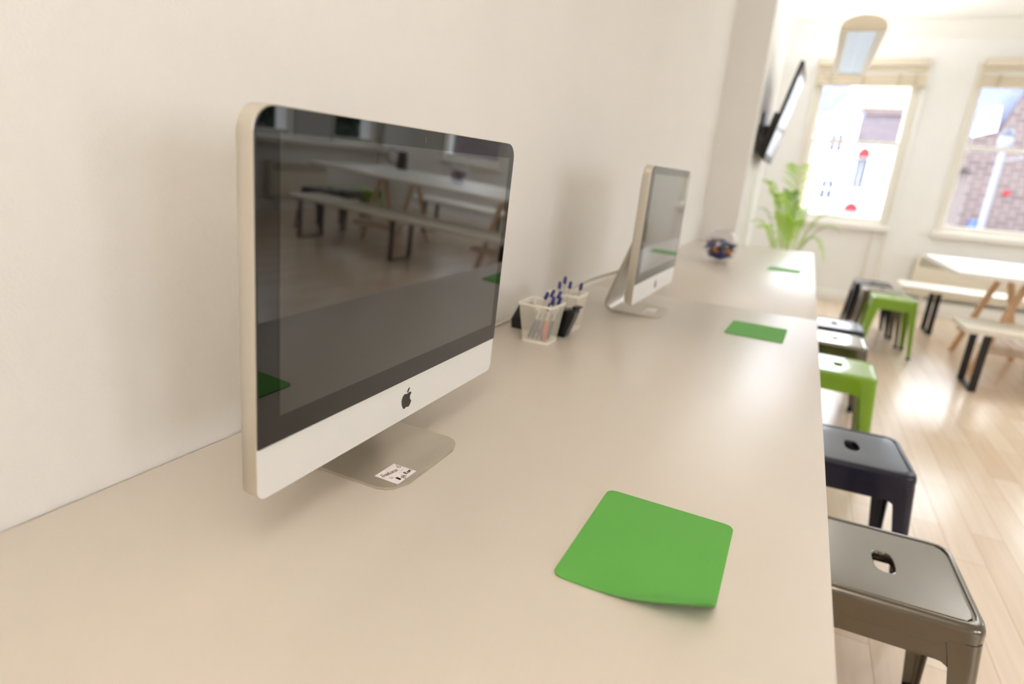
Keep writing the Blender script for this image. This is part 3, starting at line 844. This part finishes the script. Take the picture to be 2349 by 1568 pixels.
# dark jug on the table (mirrored in the screen)
t = thing('jug', 'dark metal jug with arched handle on the table, mirrored in the nearer screen', 'jug', (3.78, 5.80, .731), -.8)
bm = B(); lathe(bm, [(.055, 0), (.062, .01), (.06, .10), (.052, .17), (.056, .185), (.050, .183), (.045, .10), (.045, .02)], 28, (0, 0, 0), True, True); obj('body', bm, M['jug'], t)
bm = B(); tube(bm, catmull([(.055, 0, .165), (.13, 0, .20), (.175, 0, .13), (.13, 0, .06), (.06, 0, .05)], 6), .007, 8); obj('handle', bm, M['jug'], t)

# ------------------------------------------------------------------ television on the pillar
t = thing('television', 'black flat television tilted forward on a wall bracket above the palm', 'television', (.2625, 5.50, DT + .84))
ang = math.atan2(.15, .67)
cx0, cz0 = .342 - .262, .62 - .84          # bottom edge (front face) relative to the root
def TVp(d, y, s):                            # d = out of the screen, s = up the screen
    return Vector((cx0 + d * math.cos(ang) + s * math.sin(ang), y, cz0 + s * math.cos(ang) - d * math.sin(ang)))
HTV, WTV = .70, .92
def tvbox(bm, d0, d1, y0, y1, s0, s1, bev=.004):
    vs = bx(bm, d0, d1, y0, y1, s0, s1, bev)
    for v in vs: v.co = TVp(*v.co)
bm = B(); tvbox(bm, -.026, 0, -WTV / 2, WTV / 2, 0, HTV, .004); tvbox(bm, -.058, -.0255, -WTV / 2 + .01, WTV / 2 - .06, .02, .34, .012); obj('housing', bm, M['tvblack'], t)
bm = B(); tvbox(bm, .0005, .0015, -WTV / 2 + .03, WTV / 2 - .03, .05, HTV - .03, 0); obj('screen', bm, M['tvscreen'], t)
bm = B()
for q in ((-WTV / 2, WTV / 2, 0, .05), (-WTV / 2, WTV / 2, HTV - .03, HTV), (-WTV / 2, -WTV / 2 + .03, .05, HTV - .03), (WTV / 2 - .03, WTV / 2, .05, HTV - .03)): tvbox(bm, .0002, .0022, *q, 0)
obj('bezel', bm, M['tvbez'], t)
bm = B(); bx(bm, 0.001, .014, -.20, .20, -.12, .14, .003)
obj('wall_plate', bm, M['tvblack'], t)
bm = B()
for y in (-.42, .42): 
    bx(bm, .008, .05, y - .03, y + .03, -.17, -.02, .004)
bx(bm, .008, .03, -.44, .44, -.03, .03); bx(bm, .02, .11, -.05, .05, -.05, .06, .004); obj('bracket_arm', bm, M['tvblack'], t)

# ------------------------------------------------------------------ suspended luminaire
LZ = DT + 1.50
t = thing('pendant_luminaire', 'cream barrel-shaped pendant light with silver louvre hanging before the far windows', 'light', (.822, 5.95, LZ))
HL, HW = .90, .142
def arch(n=17, w=HW, h=.088):
    return [(w * math.cos(PI * k / (n - 1)), h * math.sin(PI * k / (n - 1)) ** .9 + .006) for k in range(n)]
bm = B(); o_ = arch(); i_ = [(x * .97, z - .003) for x, z in arch()]
ring = o_ + list(reversed(i_)); loft(bm, [[(x, -HL, z) for x, z in ring], [(x, HL, z) for x, z in ring]], True, True, True); obj('shade', bm, M['shade'], t, 40)
for y in (-HL, HL):
    bm = B(); prism(bm, arch(), y - .004 if y < 0 else y, y if y < 0 else y + .004, 'XZ'); obj('end_cap', bm, M['shade'], t)
bm = B()
for sx in (-1, 1): bx(bm, sx * HW * .64 if sx > 0 else -HW, HW if sx > 0 else -HW * .64, -HL, HL, -.002, .010)
for y0, y1 in ((-HL, -HL + .06), (HL - .06, HL)): bx(bm, -HW * .64, HW * .64, y0, y1, -.002, .010)
obj('reflector_rim', bm, M['shade'], t)
bm = B()
for k in range(34):
    y = -HL + .08 + (2 * HL - .16) * k / 33; bx(bm, -HW * .62, HW * .62, y - .002, y + .002, .004, .03)
for sx in (-.62, 0, .62): bx(bm, HW * sx - .002, HW * sx + .002, -HL + .06, HL - .06, .004, .03)
bx(bm, -HW * .62, HW * .62, -HL + .06, HL - .06, .032, .035)
obj('louvre', bm, M['louvre'], t)
for y in (-.6, .6):
    bm = B(); tube(bm, [(0, y, .09), (0, y, ZC - LZ)], .002, 6); obj('suspension_wire', bm, M['penmetal'], t)

# ------------------------------------------------------------------ palm
PX, PY = .60, 5.78
t = thing('potted_palm', 'feathery green palm in a pot on the floor behind the desk end, under the television', 'plant', (PX, PY, 0))
bm = B(); lathe(bm, [(.10, 0), (.13, .02), (.165, .30), (.170, .34), (.158, .34), (.150, .30), (.02, .30)], 28, (0, 0, 0), True, True); obj('pot', bm, M['potgrey'], t)
bm = B(); lathe(bm, [(.150, .305), (.10, .315), (.02, .318)], 24, (0, 0, 0), True, True); obj('soil', bm, M['soil'], t)
def frond(base, ctrl1, ctrl2, tip, nl, ll, m, bare=.35, rng=random.Random(3)):
    pts = bez(base, ctrl1, ctrl2, tip, 40); pts = [Vector(p) for p in pts]
    bm = B(); tube(bm, pts[::4], .005, 5, True, .0012)
    f = obj('frond', bm, M['stem'], t)
    bm = B()
    for k in range(nl):
        fr = bare + (1 - bare) * (k + .5) / nl; i = min(int(fr * 40), 39); p = pts[i]; d = (pts[i + 1] - pts[i]).normalized()
        side = d.cross(Vector((0, 0, 1)));
        if side.length < .05: side = Vector((0, 1, 0))
        side.normalize(); upv = side.cross(d)
        l = ll * (math.sin(PI * (.12 + .80 * (k + .5) / nl)) ** .7) * rng.uniform(.85, 1.1)
        for s in (-1, 1):
            a = rng.uniform(.75, .95)
            dirv = (d * math.cos(a) + side * s * math.sin(a) + upv * rng.uniform(.05, .3)).normalized()
            wv = dirv.cross(upv).normalized() * .0052
            q0 = p; q1 = p + dirv * l * .5; q2 = p + dirv * l * .8 - Vector((0, 0, l * .08)); q3 = p + dirv * l - Vector((0, 0, l * .22))
            vs = [bm.verts.new(q) for q in (q0 - wv * .4, q0 + wv * .4, q1 - wv, q1 + wv, q2 - wv * .7, q2 + wv * .7)]; tipv = bm.verts.new(q3)
            bm.faces.new((vs[0], vs[1], vs[3], vs[2])); bm.faces.new((vs[2], vs[3], vs[5], vs[4])); bm.faces.new((vs[4], vs[5], tipv))
    obj('leaflets', bm, m, f, None, False)
def F(dx, dy, tipx, tipy, tipz, arch_=.25, nl=22, ll=.16, m='leaf', z0=.32):
    b = (dx, dy, z0); T_ = Vector((tipx - PX, tipy - PY, tipz))
    h = max(tipz, .8)
    c1 = (dx * 1.5 + T_.x * .10, dy * 1.5 + T_.y * .10, z0 + (h - z0) * .62)
    c2 = (T_.x * .62, T_.y * .62, h + arch_ * .55)
    frond(b, c1, c2, tuple(T_), int(nl * 1.35), ll * 1.15, M[m])
F(-.02, 0, .335, 5.62, 1.20, .06, 26, .10)
F(.00, .02, .44, 5.62, 1.10, .08, 24, .12)
F(-.03, -.02, .335, 5.62, .98, .08, 7, .06, 'leafd')
F(.02, .01, .57, 6.25, 1.36, .10, 26, .17)
F(.01, .02, .55, 5.90, 1.12, .06, 24, .11, 'leafd')
F(.03, -.01, .94, 5.66, .96, .22, 22, .09)
F(.03, .01, .99, 5.75, .84, .30, 20, .08)
F(.02, -.02, .92, 5.60, .58, .42, 20, .07)
F(.04, .02, .80, 5.75, 1.12, .10, 18, .04, 'leafd')
F(-.04, 0, .30, 5.70, .86, .16, 18, .08)
F(-.02, .03, .34, 6.0, .80, .18, 18, .09)
F(.00, .03, .68, 6.1, 1.00, .12, 20, .11)
F(-.01, -.03, .52, 5.56, .92, .12, 20, .10)
F(.01, -.03, .66, 5.56, .90, .12, 20, .10)

# ------------------------------------------------------------------ the street outside the far windows
GZ = -2.6
bm = B(); bx(bm, -30, 40, Y1 + 1.5, 70, GZ - .1, GZ); bx(bm, X1 + 1.5, 40, -20, Y1 + 1.5, GZ - .1, GZ); struct('ground', bm, M['ground'])

def zr(z): return z + DT
def arched_window(par, x, z0, z1, w, y):
    bm = B(); pts = [(x - w / 2, z0), (x + w / 2, z0), (x + w / 2, z1 - w * .35)]
    for k in range(1, 8):
        a = PI * k / 8; pts.append((x + w / 2 * math.cos(a), z1 - w * .35 + w * .35 * math.sin(a)))
    pts.append((x - w / 2, z1 - w * .35))
    prism(bm, pts, y - .06, y + .02, 'XZ'); f = obj('window', bm, M['dark_win'], par)
    bm = B(); bx(bm, x - .03, x + .03, y - .09, y - .055, z0, z1 - .06); bx(bm, x - w / 2, x + w / 2, y - .09, y - .055, (z0 + z1) / 2 - .03, (z0 + z1) / 2 + .03); obj('glazing_bar', bm, M['white_out'], f)
t = thing('gabled_house', 'white gabled house with arched windows across the street, seen in the window beside the palm', 'house', (0, 40, GZ))
def H(pts): return [(x, zr(z) - GZ) for x, z in pts]
bm = B(); prism(bm, H([(.45, -3.3), (2.45, -3.3), (2.45, 4.72), (1.42, 5.62), (.62, 4.15), (.45, 3.9)]), 0, 5, 'XZ'); obj('wall', bm, M['white_out'], t)
for z1_, z0_, x in ((3.75, 2.75, 1.50), (1.25, .15, 1.51)): arched_window(t, x, zr(z0_) - GZ, zr(z1_) - GZ, .62, 0)
bm = B(); prism(bm, H([(.30, 3.95), (1.42, 5.86), (2.62, 4.75), (2.45, 4.72), (1.42, 5.62), (.5, 4.0)]), -.15, 5, 'XZ'); obj('roof', bm, M['slate'], t)
t = thing('shop_building', 'low white building with red awnings across the street, right of the gabled house', 'building', (0, 39.4, GZ))
bm = B(); prism(bm, H([(2.46, -3.3), (4.6, -3.3), (4.6, 3.05), (2.46, 3.3)]), 0, 5, 'XZ'); obj('wall', bm, M['white_out'], t)
for x, z, w in ((2.95, 2.50, .62), (2.92, -.42, .72)):
    bm = B(); pts = []
    for k in range(9):
        a = PI * k / 8; pts.append((x + w / 2 * math.cos(a), zr(z) - GZ + .48 * math.sin(a)))
    prism(bm, pts, -.5, 0, 'XZ'); obj('awning', bm, M['awning'], t)
bm = B(); bx(bm, 2.72, 3.22, -.05, .02, zr(.8) - GZ, zr(2.4) - GZ); w_o = obj('window', bm, M['dark_win'], t)
bm = B(); bx(bm, 2.94, 2.98, -.09, -.05, zr(.8) - GZ, zr(2.4) - GZ); bx(bm, 2.62, 3.3, -.12, 0, zr(.66) - GZ, zr(.8) - GZ); obj('glazing_bar', bm, M['white_out'], w_o)
t = thing('brick_block', 'brown brick block with pinkish parapet behind the low white building', 'building', (0, 46, GZ))
k = 46 / 40
def H2(pts): return [(.706 + (x - .706) * k, zr(.414 + (z - .414) * k) - GZ) for x, z in pts]
bm = B(); prism(bm, H2([(2.3, -3), (4.9, -3), (4.9, 4.75), (2.3, 4.75)]), 0, 4, 'XZ'); obj('wall', bm, M['brick2'], t)
bm = B(); prism(bm, H2([(2.2, 4.75), (4.95, 4.75), (4.95, 5.1), (2.2, 5.1)]), -.2, 4, 'XZ'); obj('parapet', bm, M['brick'], t)
t = thing('peach_house', 'tall pale peach building rising behind the brick block', 'building', (0, 54, GZ))
k = 54 / 40
bm = B(); prism(bm, H2([(2.45, -3), (5.2, -3), (5.2, 6.6), (2.45, 6.6)]), 0, 4, 'XZ'); obj('wall', bm, M['peach'], t)
bm = B(); prism(bm, H2([(1.7, 4.5), (2.4, 4.5), (2.4, 6.3), (1.7, 6.3)]), 0, 4, 'XZ'); obj('chimney_stack', bm, M['white_out'], t)
t = thing('slate_roofed_house', 'house with grey slate roof behind the white gabled house', 'house', (0, 58.5, GZ))
k = 58.5 / 40
bm = B(); prism(bm, H2([(-.35, -3), (1.3, -3), (1.3, 5.0), (-.35, 5.0)]), 0, 4, 'XZ'); obj('wall', bm, M['peach'], t)
bm = B(); prism(bm, H2([(-.4, 4.9), (1.7, 4.9), (1.9, 6.4), (-.4, 6.4)]), -.2, 4, 'XZ'); obj('roof', bm, M['slate'], t)

t = thing('brick_house', 'large brown brick house behind the lamp post, filling the window behind the table', 'house', (0, 24, GZ))
bm = B(); prism(bm, H([(5.16, -3.3), (20, -3.3), (20, 5.4), (6.3, 4.8), (5.62, 2.65), (4.9, 2.45), (4.9, 1.5), (5.16, 1.45)]), 0, 5, 'XZ'); obj('wall', bm, M['brick'], t)
bm = B(); prism(bm, H([(4.5, 2.45), (5.62, 2.65), (6.3, 4.8), (6.2, 5.1), (4.5, 4.4)]), .5, 5, 'XZ'); obj('roof', bm, M['slate'], t)
bm = B(); prism(bm, H([(4.98, 2.5), (5.55, 2.68), (5.5, 3.4), (5.05, 3.3)]), .2, .6, 'XZ'); obj('dormer', bm, M['white_out'], t)
bm = B(); lathe(bm, [(.10, 0), (.10, .02)], 16, (0, 0, 0), True, True)
for v in bm.verts: v.co = Vector((6.19 + v.co.x, -.06 + v.co.z, zr(.87) - GZ + v.co.y))
obj('red_plaque', bm, M['awning'], t)
t = thing('white_cottage', 'white building with dark pane at the left edge of the window behind the table', 'building', (0, 29.6, GZ))
k = 29.6 / 24
bm = B(); prism(bm, H2([(4.2, -3.3), (5.3, -3.3), (5.3, 1.45), (4.2, 1.45)]), 0, 4, 'XZ'); obj('wall', bm, M['white_out'], t)
bm = B(); q = H2([(4.99, .35), (5.13, .58)]); bx(bm, q[0][0], q[1][0], -.04, .02, q[0][1], q[1][1]); obj('window', bm, M['dark_win'], t)
bm = B(); bx(bm, 5.42, 5.62, 23.2, 23.9, GZ, zr(-.02), .03); tag(obj('blue_bin', bm, M['blue_sign']), 'small blue bin seen low in the window behind the table', 'bin')
t = thing('street_lamp', 'white street lamp post outside the window behind the table', 'street lamp', (3.895, 15, GZ))
bm = B(); lathe(bm, [(.12, 0), (.12, .4), (.07, .5), (.058, zr(1.45) - GZ)], 16, (0, 0, 0), True, True); obj('post', bm, M['postw'], t)
bm = B(); lathe(bm, [(.06, zr(1.44) - GZ), (.10, zr(1.50) - GZ), (.13, zr(1.66) - GZ), (.10, zr(1.74) - GZ)], 16, (0, 0, 0), True, True); obj('lantern', bm, M['postw'], t)
bm = B(); lathe(bm, [(.12, zr(1.74) - GZ), (.09, zr(1.82) - GZ), (.02, zr(1.9) - GZ)], 16, (0, 0, 0), True, True); obj('cap', bm, M['lampdark'], t)
bm = B(); tube(bm, [(.05, 0, zr(1.30) - GZ), (.75, 0, zr(1.42) - GZ)], .016, 8); obj('arm', bm, M['postw'], t)

# trees outside the side windows (seen mirrored in the screen)
def tree(label, x, y, h, r, seed):
    t = thing('tree', label, 'tree', (x, y, GZ), 0, 'trees outside the side windows')
    rng = random.Random(seed)
    bm = B(); tube(bm, [(0, 0, 0), (.05, .03, h * .35), (0, .1, h * .7)], .16, 10, True, .06); obj('trunk', bm, M['bark'], t)
    bm = B()
    for _ in range(5200):
        v = Vector((rng.gauss(0, 1), rng.gauss(0, 1), rng.gauss(0, 1))).normalized() * r * rng.uniform(.45, 1) ** .5
        c = Vector((v.x, v.y, h * .62 + v.z * 1.15)); a = Vector((rng.gauss(0, 1), rng.gauss(0, 1), rng.gauss(0, 1))).normalized()
        b = a.orthogonal().normalized(); s = rng.uniform(.13, .26)
        bm.faces.new([bm.verts.new(c + a * s), bm.verts.new(c + b * s * .5), bm.verts.new(c - a * s), bm.verts.new(c - b * s * .5)])
    obj('crown', bm, M['tree_leaf'], t, None, False)
tree('dark green tree outside the side window mirrored at the screen corner', 9.2, 5.9, 6.2, 2.0, 1)
tree('dark green tree outside the side window mirrored at the middle of the screen top', 9.8, 10.6, 6.0, 2.1, 2)
t = thing('red_brick_cottage', 'red brick cottage outside the side windows, mirrored in the nearer screen', 'house', (15, 14.5, GZ))
bm = B(); bx(bm, -1.5, 1.5, -4, 4, 0, 5.2); obj('wall', bm, M['brick'], t)
bm = B(); prism(bm, [(-1.8, 5.2), (1.8, 5.2), (0, 7)], -4.2, 4.2, 'XZ'); obj('roof', bm, M['slate'], t)

# ------------------------------------------------------------------ light
w = bpy.data.worlds.new('sky'); SC.world = w; w.use_nodes = True
nt = w.node_tree; bg = nt.nodes['Background']
tc = nt.nodes.new('ShaderNodeTexCoord'); sp = nt.nodes.new('ShaderNodeSeparateXYZ'); rp = nt.nodes.new('ShaderNodeValToRGB')
rp.color_ramp.elements[0].position = 0.0; rp.color_ramp.elements[0].color = (.82, .90, 1, 1)
rp.color_ramp.elements[1].position = .6; rp.color_ramp.elements[1].color = (.90, .95, 1, 1)
nt.links.new(tc.outputs['Generated'], sp.inputs[0]); nt.links.new(sp.outputs[2], rp.inputs[0]); nt.links.new(rp.outputs[0], bg.inputs[0])
bg.inputs[1].default_value = SKY = 9.5

def area(name, loc, rot, sx, sy, power, col, portal=False, spread=None):
    l = bpy.data.lights.new(name, 'AREA'); l.shape = 'RECTANGLE'; l.size = sx; l.size_y = sy; l.energy = power; l.color = col
    if portal: l.cycles.is_portal = True
    if spread: l.spread = spread
    o = bpy.data.objects.new(name, l); C.objects.link(o); o.location = loc; o.rotation_euler = rot
    return o
zc, hh = (WZ0 + WZ1) / 2, WZ1 - WZ0
for i, (a_, b_) in enumerate(FARWIN): area('window_portal', ((a_ + b_) / 2, Y1 + .16, zc), (-PI / 2, 0, 0), b_ - a_, hh, 1, (1, 1, 1), True)
for i, (a_, b_) in enumerate(SIDEWIN): area('window_portal', (X1 + .16, (a_ + b_) / 2, zc), (0, PI / 2, 0), hh, b_ - a_, 1, (1, 1, 1), True)
WARM = (1.0, .97, .93); NEUT = (.93, .97, 1.0)
area('added_uplight', (1.0, -.75, 2.25), (PI, 0, 0), .3, 1.6, 47, WARM)  # added soft fill for the near desk and wall, no fixture hangs here
area('added_uplight', (2.7, 4.3, 2.2), (PI, 0, 0), .3, 2.2, 44, NEUT)  # added to brighten the ceiling further down the room, no fixture hangs here
area('luminaire_uplight', (.822, 5.95, LZ + .12), (PI, 0, 0),   .2, 1.6, 34, NEUT)

# ------------------------------------------------------------------ camera
yaw, pitch, roll = math.radians(-24.634624), math.radians(-16.207967), math.radians(-4.672902)
f = Vector((math.sin(yaw) * math.cos(pitch), math.cos(yaw) * math.cos(pitch), math.sin(pitch)))
rt = f.cross(Vector((0, 0, 1))).normalized(); dn = f.cross(rt)
c_, s_ = math.cos(roll), math.sin(roll)
right = rt * c_ + dn * s_; down = -rt * s_ + dn * c_
cam = bpy.data.cameras.new('camera'); co = bpy.data.objects.new('camera', cam); C.objects.link(co)
mw = Matrix.Identity(4)
for i in range(3):
    mw[i][0] = right[i]; mw[i][1] = -down[i]; mw[i][2] = -f[i]
mw[0][3], mw[1][3], mw[2][3] = 1.70641189 * .414, 0.0, DT + .414
co.matrix_world = mw
cam.sensor_fit = 'HORIZONTAL'; cam.sensor_width = 36; cam.lens = 36 * 1368.74653 / 2349
cam.clip_start = .02; cam.clip_end = 300
cam.dof.use_dof = True; cam.dof.focus_distance = .85; cam.dof.aperture_fstop = 2.3; cam.dof.aperture_blades = 9
SC.camera = co

SC.view_settings.view_transform = 'Standard'; SC.view_settings.look = 'None'
SC.view_settings.exposure = 0.0; SC.view_settings.gamma = 1.0
SC.cycles.use_denoising = True
SC.cycles.max_bounces = 12; SC.cycles.diffuse_bounces = 6; SC.cycles.transparent_max_bounces = 16
SC.cycles.sample_clamp_indirect = 8
